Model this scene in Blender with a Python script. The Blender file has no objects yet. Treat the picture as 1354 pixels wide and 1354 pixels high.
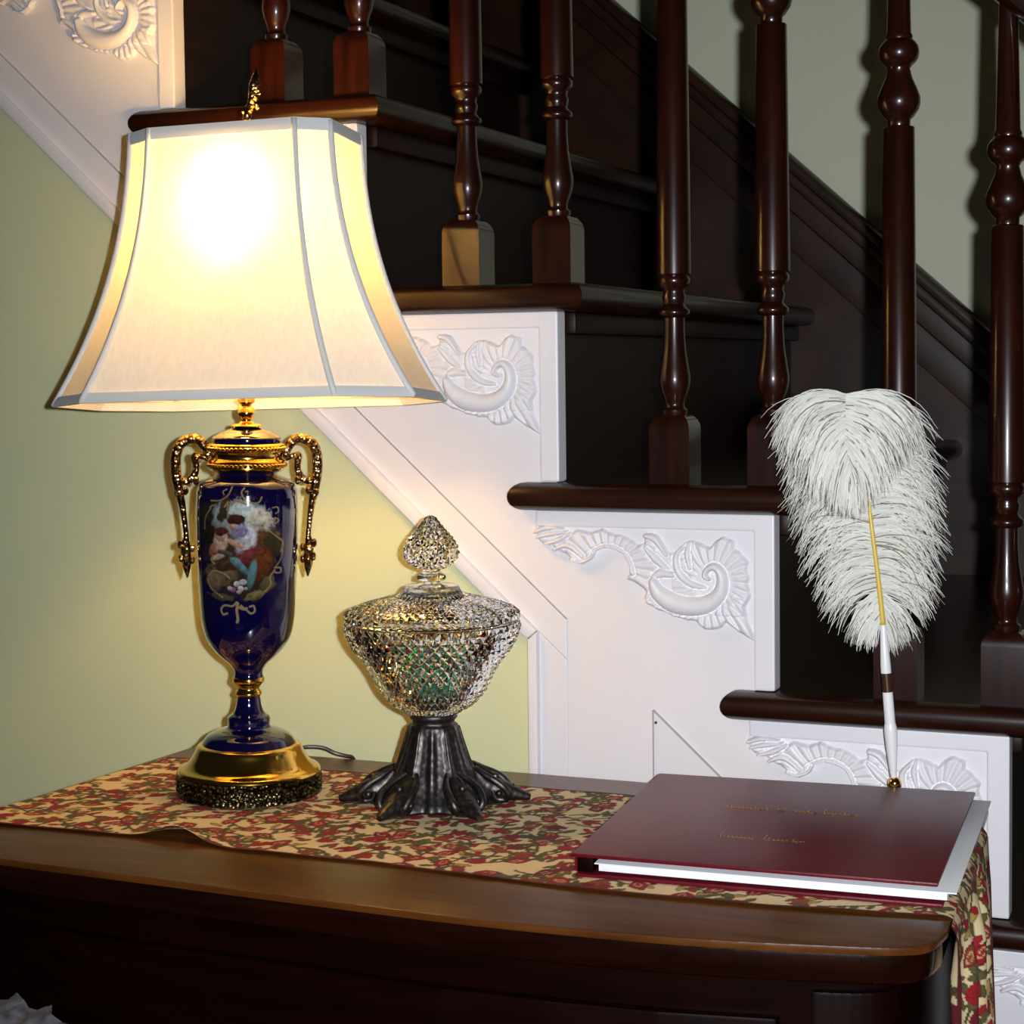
import bpy, bmesh, math, random
import numpy as np
from mathutils import Vector, Matrix, noise
random.seed(4); rng = np.random.default_rng(7)
sc = bpy.context.scene
col = sc.collection
# ------------------------------------------------------------------ camera
F, PX, PY = 2381.0, 680.1, 618.2
CAM = np.array([0.9018, -1.7726, -0.2649])
yaw, pit, rol = 0.3865, -0.0574, -0.0123
_fw = np.array([-math.sin(yaw)*math.cos(pit), math.cos(yaw)*math.cos(pit), math.sin(pit)])
_r = np.array([math.cos(yaw), math.sin(yaw), 0.0]); _u = np.cross(_r, _fw)
R2 = math.cos(rol)*_r + math.sin(rol)*_u; U2 = -math.sin(rol)*_r + math.cos(rol)*_u
cd = bpy.data.cameras.new('camera'); cam = bpy.data.objects.new('camera', cd); col.objects.link(cam)
cd.sensor_fit = 'HORIZONTAL'; cd.sensor_width = 36; cd.lens = F/1354*36
cd.shift_x = (677-PX)/1354; cd.shift_y = -(677-PY)/1354; cd.clip_start = .02
M = Matrix.Identity(4)
for i in range(3):
    M[i][0] = R2[i]; M[i][1] = U2[i]; M[i][2] = -_fw[i]; M[i][3] = CAM[i]
cam.matrix_world = M
sc.camera = cam
def ray(u, v): return _fw + (u-PX)/F*R2 - (v-PY)/F*U2
def on(u, v, axis, val):
    d = ray(u, v); return CAM + d*((val-CAM[axis])/d[axis])
def at_depth(u, v, dep): return CAM + ray(u, v)*dep
# ------------------------------------------------------------------ light
w = bpy.data.worlds.new('world'); sc.world = w; w.use_nodes = True
w.node_tree.nodes['Background'].inputs[0].default_value = (.9, .85, .75, 1)
w.node_tree.nodes['Background'].inputs[1].default_value = .010
fl = bpy.data.lights.new('camera_flash', 'SPOT'); fl.energy = 112; fl.spot_size = math.radians(76); fl.spot_blend = 1.0; fl.color = (.90, .935, 1.0); fl.shadow_soft_size = .011
flo = bpy.data.objects.new('camera_flash', fl); col.objects.link(flo)
flo.location = Vector(CAM + R2*.052 + U2*.016)
flo.rotation_euler = Vector(ray(850, 740)).to_track_quat('-Z', 'Y').to_euler()
sc.view_settings.view_transform = 'Standard'; sc.view_settings.look = 'None'
sc.view_settings.exposure = 0.18; sc.view_settings.gamma = 1.0; sc.view_settings.use_curve_mapping = False
# ------------------------------------------------------------------ materials
def nodes(name):
    m = bpy.data.materials.new(name); m.use_nodes = True
    nt = m.node_tree; b = nt.nodes['Principled BSDF']
    return m, nt, b
def setp(b, **k):
    for n, v in k.items():
        n = n.replace('_', ' ')
        b.inputs[n].default_value = v if not isinstance(v, tuple) else (*v, 1)
def add_bump(nt, b, src, strength, dist):
    bp = nt.nodes.new('ShaderNodeBump'); bp.inputs['Strength'].default_value = strength; bp.inputs['Distance'].default_value = dist
    nt.links.new(src, bp.inputs['Height']); nt.links.new(bp.outputs[0], b.inputs['Normal'])
def tex(nt, kind, scale, stretch=(1, 1, 1), detail=4):
    tc = nt.nodes.new('ShaderNodeTexCoord'); mp = nt.nodes.new('ShaderNodeMapping'); mp.inputs['Scale'].default_value = stretch
    t = nt.nodes.new(kind); t.inputs['Scale'].default_value = scale
    if kind == 'ShaderNodeTexNoise': t.inputs['Detail'].default_value = detail
    nt.links.new(tc.outputs['Object'], mp.inputs[0]); nt.links.new(mp.outputs[0], t.inputs['Vector'])
    return t
def ramp(nt, src, stops):
    r = nt.nodes.new('ShaderNodeValToRGB'); e = r.color_ramp.elements
    while len(e) < len(stops): e.new(.5)
    for el, (p, c) in zip(e, stops): el.position = p; el.color = (*c, 1)
    nt.links.new(src, r.inputs[0]); return r
def wood(name, c0, c1, stretch, rough=.28, coat=.4, scale=9, spec=.5):
    m, nt, b = nodes(name)
    t = tex(nt, 'ShaderNodeTexNoise', scale, stretch, 6)
    r = ramp(nt, t.outputs[0], [(.3, c0), (.7, c1)])
    nt.links.new(r.outputs[0], b.inputs['Base Color'])
    setp(b, Roughness=rough, Coat_Weight=coat, Coat_Roughness=.09, Specular_IOR_Level=spec)
    add_bump(nt, b, t.outputs[0], .06, .001)
    return m
def plain(name, c, rough=.5, bump=0, bscale=300, var=.06, vscale=6, **k):
    m, nt, b = nodes(name)
    t = tex(nt, 'ShaderNodeTexNoise', vscale)
    r = ramp(nt, t.outputs[0], [(.3, tuple(x*(1-var) for x in c)), (.7, tuple(min(1, x*(1+var)) for x in c))])
    nt.links.new(r.outputs[0], b.inputs['Base Color'])
    setp(b, Roughness=rough, **k)
    if bump:
        t2 = tex(nt, 'ShaderNodeTexNoise', bscale); add_bump(nt, b, t2.outputs[0], bump, .001)
    return m
def attr_mat(name, rough, coat=0, sheen=0, bump=0, bscale=900):
    m, nt, b = nodes(name)
    a = nt.nodes.new('ShaderNodeVertexColor'); a.layer_name = 'Col'
    nt.links.new(a.outputs[0], b.inputs['Base Color']); setp(b, Roughness=rough, Coat_Weight=coat, Coat_Roughness=.03)
    if bump:
        t2 = tex(nt, 'ShaderNodeTexNoise', bscale); add_bump(nt, b, t2.outputs[0], bump, .001)
    return m
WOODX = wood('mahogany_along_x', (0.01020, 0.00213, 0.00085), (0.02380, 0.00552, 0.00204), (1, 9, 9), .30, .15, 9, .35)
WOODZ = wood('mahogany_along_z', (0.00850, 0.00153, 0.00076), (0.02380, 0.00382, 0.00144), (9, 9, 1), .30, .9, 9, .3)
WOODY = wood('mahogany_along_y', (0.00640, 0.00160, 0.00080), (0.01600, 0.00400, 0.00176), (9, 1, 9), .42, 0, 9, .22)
WOODST = wood('mahogany_wall_string', (0.01330, 0.00399, 0.00143), (0.03230, 0.01045, 0.00332), (2, 8, 2), .42, 0, 9, .25)
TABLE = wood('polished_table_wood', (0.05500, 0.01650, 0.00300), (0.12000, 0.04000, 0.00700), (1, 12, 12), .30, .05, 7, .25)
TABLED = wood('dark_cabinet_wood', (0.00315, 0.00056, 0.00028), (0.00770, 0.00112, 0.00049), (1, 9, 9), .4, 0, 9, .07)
TABLEM = wood('dark_moulding_wood', (.006, .0013, .0007), (.014, .0028, .0011), (1, 9, 9), .2, .4, 9, .3)
WHITE = plain('white_gloss_paint', (.76, .74, .76), .42, .05, 60, .02)
WALL = plain('yellow_green_wall_paint', (.60, .645, .39), .65, .12, 120, .025, 3)
WALLB = plain('stairwell_wall_paint', (.66, .68, .50), .7, .1, 120, .03, 3)
FLOOR = wood('floor_wood', (.05, .02, .01), (.12, .05, .02), (1, 8, 1), .4, .2)
COBALT = plain('cobalt_porcelain', (.0026, .0015, .027), .06, Coat_Weight=1.0, Coat_Roughness=.03)
BRASS = plain('polished_brass', (.86, .52, .10), .14, Metallic=1.0)
def rough_metal(name, c0, c1, rough, vs, strength):
    m, nt, b = nodes(name)
    t = tex(nt, 'ShaderNodeTexVoronoi', vs)
    r = ramp(nt, t.outputs['Distance'], [(.1, c1), (.6, c0)])
    nt.links.new(r.outputs[0], b.inputs['Base Color']); setp(b, Metallic=1.0, Roughness=rough)
    add_bump(nt, b, t.outputs['Distance'], strength, .0015)
    return m
ORNATE = rough_metal('chased_gilt_metal', (.20, .10, .03), (.85, .58, .26), .22, 260, .8)
FILIGREE = rough_metal('filigree_gilt_metal', (.030, .022, .010), (.30, .24, .11), .32, 300, .9)
PEWTER = rough_metal('dark_cast_metal', (.075, .065, .062), (.15, .13, .125), .46, 170, .25)
m, nt, b = nodes('shade_fabric'); SHADE = m
for l in list(nt.links): nt.links.remove(l)
t = tex(nt, 'ShaderNodeTexNoise', 40, (6, 6, .6)); r = ramp(nt, t.outputs[0], [(.3, (.84, .80, .70)), (.7, (.90, .86, .77))])
d_ = nt.nodes.new('ShaderNodeBsdfDiffuse'); t_ = nt.nodes.new('ShaderNodeBsdfTranslucent'); mx = nt.nodes.new('ShaderNodeMixShader'); mx.inputs[0].default_value = .22
nt.links.new(r.outputs[0], d_.inputs[0]); nt.links.new(r.outputs[0], t_.inputs[0])
nt.links.new(d_.outputs[0], mx.inputs[1]); nt.links.new(t_.outputs[0], mx.inputs[2]); nt.links.new(mx.outputs[0], nt.nodes['Material Output'].inputs[0])
TRIM = plain('shade_braid', (.62, .62, .60), .8, .3, 1500)
m, nt, b = nodes('cut_glass'); GLASS = m
setp(b, Base_Color=(.97, .98, .97), Roughness=.015, IOR=1.5, Transmission_Weight=1.0)
m, nt, b = nodes('bulb_glow'); BULB = m
setp(b, Base_Color=(1, .9, .7), Emission_Color=(1.0, .56, .13), Emission_Strength=148.0)
LEATHER = plain('maroon_leatherette', (.105, .0040, .0095), .34, .2, 900, .12, 30, Specular_IOR_Level=.22)
PAPER = plain('white_paper', (.80, .82, .84), .7)
GOLDF = plain('gold_foil', (.75, .52, .16), .3, Metallic=1.0)
PENW = plain('white_plastic', (.80, .81, .80), .25)
PENB = plain('brown_plastic', (.05, .02, .008), .3)
QUILL = plain('yellow_quill', (.72, .50, .08), .35)
m, nt, b = nodes('white_plume'); PLUME = m
for l in list(nt.links): nt.links.remove(l)
a = nt.nodes.new('ShaderNodeVertexColor'); a.layer_name = 'Col'
d_ = nt.nodes.new('ShaderNodeBsdfDiffuse'); t_ = nt.nodes.new('ShaderNodeBsdfTranslucent'); mx = nt.nodes.new('ShaderNodeMixShader'); mx.inputs[0].default_value = .22
nt.links.new(a.outputs[0], d_.inputs[0]); nt.links.new(a.outputs[0], t_.inputs[0])
nt.links.new(d_.outputs[0], mx.inputs[1]); nt.links.new(t_.outputs[0], mx.inputs[2]); nt.links.new(mx.outputs[0], nt.nodes['Material Output'].inputs[0])
CLOTH = attr_mat('printed_cotton', .85, bump=.2)
PAINT = attr_mat('painted_porcelain', .08, 1.0)
CORDM = plain('brown_cord', (.03, .015, .008), .4)
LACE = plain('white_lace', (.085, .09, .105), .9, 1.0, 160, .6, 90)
CANDY = plain('green_foil', (.02, .60, .38), .2, .6, 200, Metallic=.8)
# ------------------------------------------------------------------ mesh helpers
def obj(name, vs, fs, mat, parent=None, smooth=True, sharp=38, world=False, colors=None):
    me = bpy.data.meshes.new(name)
    me.from_pydata([tuple(float(c) for c in v) for v in vs], [], [tuple(int(i) for i in f) for f in fs]); me.update()
    if mat: me.materials.append(mat)
    if smooth:
        me.polygons.foreach_set('use_smooth', [True]*len(me.polygons))
        if sharp < 180: me.set_sharp_from_angle(angle=math.radians(sharp))
    if colors is not None:
        at = me.color_attributes.new('Col', 'FLOAT_COLOR', 'POINT')
        c = np.ones((len(vs), 4), np.float32); c[:, :3] = colors; at.data.foreach_set('color', c.ravel())
    return link(name, me, parent, world)
def link(name, me, parent=None, world=False):
    o = bpy.data.objects.new(name, me); col.objects.link(o)
    if parent:
        o.parent = parent
        if world: o.matrix_parent_inverse = parent.matrix_basis.inverted()
    return o
def tag(o, label, cat, group=None):
    o['label'] = label; o['category'] = cat
    if group: o['group'] = group
    return o
def empty(name, loc=(0, 0, 0), rot=None):
    o = bpy.data.objects.new(name, None); col.objects.link(o); o.empty_display_size = .05
    o.matrix_basis = Matrix.Translation(Vector(loc)) @ (rot.to_4x4() if rot else Matrix.Identity(4))
    return o
class MB:
    def __init__(s): s.v = []; s.f = []
    def add(s, vs, fs):
        n = len(s.v); s.v += [tuple(map(float, v)) for v in vs]; s.f += [tuple(i+n for i in f) for f in fs]; return s
    def box(s, a, b, bev=0):
        a = list(a); b = list(b)
        bm = bmesh.new(); bmesh.ops.create_cube(bm, size=1)
        for v in bm.verts: v.co = Vector([(a[i]+b[i])/2 + v.co[i]*(b[i]-a[i]) for i in range(3)])
        if bev: bmesh.ops.bevel(bm, geom=bm.edges[:], offset=bev, segments=2, affect='EDGES', profile=.6)
        bm.verts.index_update(); s.add([v.co[:] for v in bm.verts], [[v.index for v in f.verts] for f in bm.faces]); bm.free(); return s
    def prism(s, poly, axis, lo, hi, bev=0):
        """poly 2-D in the two other axes, extruded lo..hi along axis"""
        bm = bmesh.new()
        def p3(p, h):
            q = list(p); q.insert(axis, h); return q
        vs = [bm.verts.new(p3(p, lo)) for p in poly]; f = bm.faces.new(vs)
        r = bmesh.ops.extrude_face_region(bm, geom=[f])
        for g in r['geom']:
            if isinstance(g, bmesh.types.BMVert): g.co[axis] = hi
        bmesh.ops.recalc_face_normals(bm, faces=bm.faces[:])
        if bev: bmesh.ops.bevel(bm, geom=bm.edges[:], offset=bev, segments=2, affect='EDGES', profile=.6)
        bmesh.ops.triangulate(bm, faces=[f for f in bm.faces if len(f.verts) > 4])
        bm.verts.index_update(); s.add([v.co[:] for v in bm.verts], [[v.index for v in f.verts] for f in bm.faces]); bm.free(); return s
    def lathe(s, prof, seg=48, c=(0, 0, 0), mod=None):
        n = len(prof); vs = []; fs = []
        for i, (r, z) in enumerate(prof):
            for j in range(seg):
                t = 2*math.pi*j/seg; rr = r if mod is None else mod(r, z, t)
                vs.append((c[0]+rr*math.cos(t), c[1]+rr*math.sin(t), c[2]+z))
        up = 1 if prof[-1][1] >= prof[0][1] else -1
        for i in range(n-1):
            for j in range(seg):
                k = (j+1) % seg; q = (i*seg+j, i*seg+k, (i+1)*seg+k, (i+1)*seg+j)
                fs.append(q if up > 0 else q[::-1])
        for i, fl in ((0, True), (n-1, False)):
            if prof[i][0] > 1e-5:
                q = tuple(i*seg+j for j in range(seg)); fs.append(q[::-1] if fl == (up > 0) else q)
        return s.add(vs, fs)
    def tube(s, pts, rad, seg=10, sub=4, flat=None, cap=True):
        P, Rr = smooth_path(pts, rad, sub); n = len(P); vs = []; fs = []
        T = [(P[min(i+1, n-1)]-P[max(i-1, 0)]).normalized() for i in range(n)]
        up = Vector((0, 0, 1)) if abs(T[0].z) < .9 else Vector((1, 0, 0))
        N = (up - T[0]*up.dot(T[0])).normalized()
        for i in range(n):
            N = (N - T[i]*N.dot(T[i])).normalized(); Bv = T[i].cross(N)
            for j in range(seg):
                a = 2*math.pi*j/seg
                vs.append(P[i] + (N*math.cos(a) + Bv*math.sin(a)*(flat or 1))*Rr[i])
        for i in range(n-1):
            for j in range(seg):
                k = (j+1) % seg; fs.append((i*seg+j, i*seg+k, (i+1)*seg+k, (i+1)*seg+j))
        if cap: fs.append(tuple(range(seg))[::-1]); fs.append(tuple((n-1)*seg+j for j in range(seg)))
        return s.add(vs, fs)
    def ball(s, c, r, u=12, v=8, sc_=(1, 1, 1)):
        bm = bmesh.new(); bmesh.ops.create_uvsphere(bm, u_segments=u, v_segments=v, radius=r); bm.verts.index_update()
        s.add([(c[0]+q.co.x*sc_[0], c[1]+q.co.y*sc_[1], c[2]+q.co.z*sc_[2]) for q in bm.verts], [[q.index for q in f.verts] for f in bm.faces]); bm.free(); return s
    def build(s, name, mat, parent=None, **k): return obj(name, s.v, s.f, mat, parent, **k)
def smooth_path(pts, rad, sub):
    P = [Vector([float(c) for c in p]) for p in pts]
    if not hasattr(rad, '__len__'): rad = [rad]*len(P)
    if sub <= 1: return P, list(rad)
    out, rr = [], []
    n = len(P)
    for i in range(n-1):
        a, b_, c, d = P[max(i-1, 0)], P[i], P[i+1], P[min(i+2, n-1)]
        for k in range(sub):
            t = k/sub
            out.append(.5*((2*b_)+(c-a)*t+(2*a-5*b_+4*c-d)*t*t+(3*b_-a-3*c+d)*t**3)); rr.append(rad[i]*(1-t)+rad[i+1]*t)
    out.append(P[-1]); rr.append(rad[-1]); return out, rr
def refine(prof, sub=3):
    P, Rr = smooth_path([(r, 0, z) for r, z in prof], 0, sub)
    return [(max(p.x, 0), p.z) for p in P]
# ------------------------------------------------------------------ the setting
G, H, HB, W, TT = .2311, .21, .1795, 1.067, .0297
FLZ = -1.478
PT = H/G
def struct(o): o['kind'] = 'structure'; return o
struct(MB().box((-3.2, -3.4, FLZ-.05), (3.4, W+.1, FLZ)).build('floor', FLOOR, smooth=False))
struct(MB().box((-3.2, W+.025, FLZ), (3.4, W+.1, 2.2)).build('wall_back', WALLB, smooth=False))
zl = lambda X, c0: c0 - PT*X                        # lines at the pitch of the stairs
XP = .1935                                           # left edge of the upright trim
struct(MB().prism([(-3.2, FLZ), (XP+.006, FLZ), (XP+.006, zl(XP+.006, -.375)), (-3.2, zl(-3.2, -.375))], 1, .010, .055).build('wall_front', WALL, smooth=False))
# ------------------------------------------------------------------ staircase
st = empty('staircase'); tag(st, 'dark wooden staircase with turned balusters and white carved stringer brackets', 'staircase')
KS = range(-4, 6)
# stringer board: stepped top, raking bottom, down to the floor right of the upright trim
poly = []
for k in KS: poly += [((k-1)*G-.005, -k*H-.001), (k*G-.005, -k*H-.001)]
poly.append((5*G, FLZ)); poly.append((XP, FLZ)); poly.append((XP, zl(XP, -.3826))); poly.append((-5*G, zl(-5*G, -.3826)))
MB().prism(poly, 1, .006, .03).build('stringer_board', WHITE, st, smooth=False)
# framing board and moulding along the rake and down the upright
def rake(c_top, c_bot, x0, x1): return [(x0, zl(x0, c_top)), (x1, zl(x1, c_top)), (x1, zl(x1, c_bot)), (x0, zl(x0, c_bot))]
XA, XB_ = .2045, .2366
MB().prism([(-5*G, zl(-5*G, -.321)), (XB_, zl(XB_, -.321)), (XB_, zl(XB_, -.364)), (XA, zl(XA, -.364)), (-5*G, zl(-5*G, -.364))], 1, .0035, .012, .0012).build('rake_board', WHITE, st, smooth=False)
MB().prism([(XA, zl(XA, -.3645)), (XB_, zl(XB_, -.3645)), (XB_, FLZ), (XA, FLZ)], 1, .0038, .012, .0010).build('upright_board', WHITE, st, smooth=False)
mo = MB()
mo.prism([(-5*G, zl(-5*G, -.363)), (XA, zl(XA, -.363)), (XP, zl(XP, -.3826)), (-5*G, zl(-5*G, -.3826))], 1, -.004, .014, .0035)
mo.build('rake_moulding', WHITE, st)
MB().prism([(XP, zl(XP, -.3826)), (XA+.0005, zl(XA, -.363)), (XA+.0005, FLZ), (XP, FLZ)], 1, -.004, .014, .003).build('upright_moulding', WHITE, st)
MB().prism([(.3317, -.627), (.3317, FLZ), (1.0, FLZ), (1.0, -.627-PT*(1.0-.3317))], 1, .0042, .012, .0009).build('access_panel', WHITE, st, smooth=False)
SEAM = plain('dusty_shadow_seam', (.42, .40, .41), .9)  # grey for the joint strips: gap shadow and dirt painted as one colour
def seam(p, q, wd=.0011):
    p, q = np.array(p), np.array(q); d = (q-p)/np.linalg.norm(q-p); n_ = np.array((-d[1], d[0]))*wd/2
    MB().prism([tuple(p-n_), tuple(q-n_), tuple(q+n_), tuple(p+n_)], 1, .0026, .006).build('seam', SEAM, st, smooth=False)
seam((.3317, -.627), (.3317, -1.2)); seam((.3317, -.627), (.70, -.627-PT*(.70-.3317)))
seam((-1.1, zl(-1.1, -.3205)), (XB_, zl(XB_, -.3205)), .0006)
MB().ball((.3345, .004, -.640), .0016).build('nail_hole', PENB, st)
# treads with a half-round nosing on front and open end
def tread_mesh():
    Fx, o, T = .0334, .0155, -.2583-.026
    bk = -G-.012
    r = TT/2; rings = []
    for i in range(11):
        th = -math.pi/2 + math.pi*i/10; ins = r*(1-math.cos(th)); z = r+r*math.sin(th)
        rings.append([(Fx-ins, W, z), (Fx-ins, -o+ins, z), (T+ins, -o+ins, z), (T+ins, .006, z), (bk, .006, z), (bk, W, z)])
    vs = [p for rr in rings for p in rr]; fs = []
    for i in range(10):
        for j in range(6):
            k = (j+1) % 6; fs.append((i*6+j, (i+1)*6+j, (i+1)*6+k, i*6+k))
    for b0, flip in ((0, False), (60, True)):
        for q in ((0, 1, 4, 5), (1, 2, 3, 4)):
            q = [b0+i for i in q]; fs.append(q if not flip else q[::-1])
    me = obj('tread', vs, fs, WOODX, None).data
    bpy.data.objects.remove(bpy.data.objects['tread']); return me
tm = tread_mesh()
rm = MB().box((-.026, .020, -H+TT), (-.006, W, 0)); rmo = MB().box((-.008, .032, -.024), (.009, W, 0), .005)
def only_mesh(mb, mat, **k):
    o = mb.build('tmp', mat, **k); me = o.data; bpy.data.objects.remove(o); return me
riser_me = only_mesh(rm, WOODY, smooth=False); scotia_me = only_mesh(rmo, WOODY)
# bracket: L-shaped frame and carved acanthus scroll
fr = MB().prism([(-.2583, 0), (0, 0), (0, -HB), (-.0215, -HB), (-.0215, -.0168), (-.2583, -.0168)], 1, 0, .024, .0022)
frame_me = only_mesh(fr, WHITE, smooth=False)
def carving():
    ox, oz = 2*G, -2*H
    def loc(p):
        q = on(680+p[0]/3.224, 640+p[1]/3.224, 1, 0.0); return (q[0]-ox, q[2]-oz)
    sil = [(78,180),(130,172),(200,185),(235,210),(262,190),(295,198),(325,203),(370,186),(405,205),(430,212),(455,215),(480,228),(500,238),(520,258),(545,252),(545,215),(580,205),(620,230),(662,292),(690,285),(735,240),(760,238),(795,252),(830,268),(850,240),(885,222),(935,240),(938,275),(960,290),(1000,335),(990,365),(1003,400),(995,430),(1010,480),(985,525),(990,570),(1010,620),(1030,682),(990,660),(950,637),(920,612),(898,598),(880,620),(840,628),(805,626),(780,605),(765,588),(735,588),(705,578),(675,572),(640,552),(610,545),(590,530),(560,515),(548,488),(552,462),(540,448),(500,420),(470,412),(468,395),(490,380),(495,350),(470,300),(430,278),(385,270),(345,285),(330,320),(290,342),(240,325),(210,300),(170,288),(150,262),(110,255),(85,235)]
    S = np.array([loc(p) for p in sil]); sc1 = np.linalg.norm(np.array(loc((500, 400)))-np.array(loc((600, 400))))/100
    nx, nz = 250, 140
    xs = np.linspace(S[:, 0].min()-.001, S[:, 0].max()+.001, nx); zs = np.linspace(S[:, 1].min()-.001, S[:, 1].max()+.001, nz)
    Xg, Zg = np.meshgrid(xs, zs, indexing='ij')
    def segd(poly, closed, rad=None):
        D = np.full(Xg.shape, 9.); Rr = np.zeros(Xg.shape)
        n = len(poly)
        for i in range(n if closed else n-1):
            a, b_ = poly[i], poly[(i+1) % n]; e = b_-a
            t = np.clip(((Xg-a[0])*e[0]+(Zg-a[1])*e[1])/(e@e), 0, 1)
            d = np.hypot(Xg-a[0]-t*e[0], Zg-a[1]-t*e[1]); mk = d < D
            D = np.where(mk, d, D)
            if rad is not None: Rr = np.where(mk, rad[i]*(1-t)+rad[(i+1) % n]*t, Rr)
        return D, Rr
    ins = np.zeros(Xg.shape, bool); n = len(S)
    for i in range(n):
        a, b_ = S[i], S[(i+1) % n]
        c = ((a[1] > Zg) != (b_[1] > Zg)) & (Xg < (b_[0]-a[0])*(Zg-a[1])/(b_[1]-a[1]+1e-12)+a[0]); ins ^= c
    D, _ = segd(S, True)
    sm = lambda x: np.clip(x, 0, 1)**2*(3-2*np.clip(x, 0, 1))
    hgt = .0052*sm(D/(16*sc1))
    def flutes(fc, nfl, r0, r1, cond, amp):
        f = np.array(loc(fc)); a = np.arctan2(Zg-f[1], Xg-f[0]); rr = np.hypot(Xg-f[0], Zg-f[1])/sc1
        return amp*np.abs(np.cos(a*nfl/2+rr*.012))*sm((rr-r0)/30)*sm((r1-rr)/20)*cond*sm(D/(9*sc1))
    PXg = (Xg-loc((0, 400))[0])/sc1
    zc = loc((500, 400))[1]; PZg = 400-(Zg-zc)/sc1
    hgt = hgt + flutes((410, 360), 26, 70, 260, (PXg < 620) & (PXg > 210), .0028)
    hgt = hgt + flutes((850, 420), 24, 70, 260, (PXg > 690) & (PZg < 540), .0028)
    hgt = hgt + flutes((780, 400), 40, 150, 420, (PZg > 470) & (PXg > 520), .0030)
    def ridge(pts, rad, hh):
        nonlocal hgt
        P, Rr = smooth_path([(p[0], 0, p[1]) for p in pts], rad, 5)
        L = np.array([loc((p.x, p.z)) for p in P]); D2, RR = segd(L, False, [q*sc1 for q in Rr])
        pr = np.sqrt(np.clip(1-(D2/np.maximum(RR, 1e-6))**2, 0, 1))
        hgt = np.where(D2 < RR, np.maximum(hgt*.55, .003+hh*pr), hgt)
        ed = (D2 >= RR) & (D2 < RR+5*sc1); hgt = np.where(ed, hgt*.5, hgt)
    ridge([(300,322),(335,292),(390,272),(440,284),(482,325),(503,380)], [10,13,15,16,16,12], .006)
    ridge([(85,205),(140,188),(205,196)], [8,13,6], .006); ridge([(95,228),(150,214),(220,206)], [6,12,6], .006)
    ridge([(125,258),(185,240),(235,212)], [6,12,6], .006); ridge([(165,282),(225,262),(290,310)], [6,14,10], .006)
    ridge([(230,320),(275,335),(320,318),(335,295)], [5,9,9,7], .006)
    ridge([(560,222),(600,238),(648,305)], [12,16,6], .007); ridge([(555,270),(600,320),(660,372)], [8,18,8], .006)
    ridge([(585,405),(620,382),(672,388)], [10,20,12], .007)
    ridge([(730,255),(692,300),(690,350),(712,395),(760,430),(815,442)], [6,12,16,17,15,6], .006)
    ridge([(745,250),(735,300),(748,360)], [6,14,8], .006)
    ridge([(592,418),(612,462),(655,497),(705,516),(765,523),(822,512),(866,478),(886,430),(880,380),(853,353),(824,364),(813,390),(830,404)], [20,34,40,41,39,36,31,26,21,17,14,12,9], .0105)
    idx = -np.ones(Xg.shape, int); vs = []; fs = []
    ok = ins
    need = np.zeros_like(ok); quad = ok[:-1, :-1] | ok[1:, :-1] | ok[:-1, 1:] | ok[1:, 1:]
    for i, j in zip(*np.nonzero(quad)):
        q = []
        for a, b_ in ((i, j), (i+1, j), (i+1, j+1), (i, j+1)):
            if idx[a, b_] < 0:
                idx[a, b_] = len(vs); vs.append((Xg[a, b_], .0065-(hgt[a, b_] if ok[a, b_] else 0), Zg[a, b_]))
            q.append(idx[a, b_])
        fs.append(q)
    o = obj('carving', vs, fs, WHITE, None, sharp=180); me = o.data; bpy.data.objects.remove(o); return me
carv_me = carving()
for k in KS:
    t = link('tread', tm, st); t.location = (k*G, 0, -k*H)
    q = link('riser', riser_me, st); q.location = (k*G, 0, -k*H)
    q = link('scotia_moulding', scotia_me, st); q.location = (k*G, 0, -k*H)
    q = link('bracket', frame_me, st); q.location = (k*G, 0, -k*H)
    c = link('carving', carv_me, q)
# balusters: square block, turned vase, long shaft, double bulb, slim top
def baluster(Ls):
    mb = MB(); hs = .0215
    rings = [(hs, 0), (hs, .0565), (.0208, .061), (.0185, .0660), (.0150, .0695), (.0105, .0715)]
    vs = []; fs = []
    for r, z in rings: vs += [(-r, -r, z), (r, -r, z), (r, r, z), (-r, r, z)]
    for i in range(len(rings)-1):
        for j in range(4): k = (j+1) % 4; fs.append((i*4+j, i*4+k, i*4+4+k, i*4+4+j))
    fs.append((3, 2, 1, 0)); n = 4*(len(rings)-1); fs.append((n, n+1, n+2, n+3))
    mb.add(vs, fs); block = mb
    z0 = .0690
    lo = [(0, .0125), (.003, .0135), (.007, .0138), (.0095, .0105), (.013, .0102), (.018, .0118), (.026, .0150), (.034, .0166), (.041, .0167), (.051, .0150), (.069, .0122), (.088, .0110), (.102, .0110), (.104, .0150), (.1065, .0165), (.110, .0162), (.112, .0135), (.116, .0108), (.120, .0120), (.124, .0125), (.128, .0108), (.133, .0125), (.136, .0162), (.140, .0170), (.143, .0165), (.145, .0150), (.147, .0178)]
    pr = [(r, z0+z) for z, r in lo]
    z1 = z0+.147; pr.append((.0152, z1+Ls))
    up = [(.001, .0145), (.002, .0108), (.008, .0112), (.0105, .0142), (.013, .0160), (.018, .0192), (.024, .0208), (.030, .0207), (.038, .0178), (.0485, .0130), (.0575, .0107), (.0605, .0127), (.063, .0160), (.068, .0188), (.0735, .0197), (.079, .0188), (.083, .0160), (.086, .0130), (.089, .0134), (.092, .0118)]
    pr += [(r, z1+Ls+z) for z, r in up]
    pr.append((.0082, z1+Ls+.245))
    return only_mesh(block, WOODZ, sharp=30), only_mesh(MB().lathe(pr, 28), WOODZ, sharp=50)
BL = baluster(.2456); BU = baluster(.2456+.100)
for k in range(-3, 5):
    for off, me in ((-.110, BU), (-.006, BL)):
        o = link('baluster', me[1], st); o.location = (k*G+off, .0215, -k*H+TT)
        link('baluster_block', me[0], o)
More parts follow.
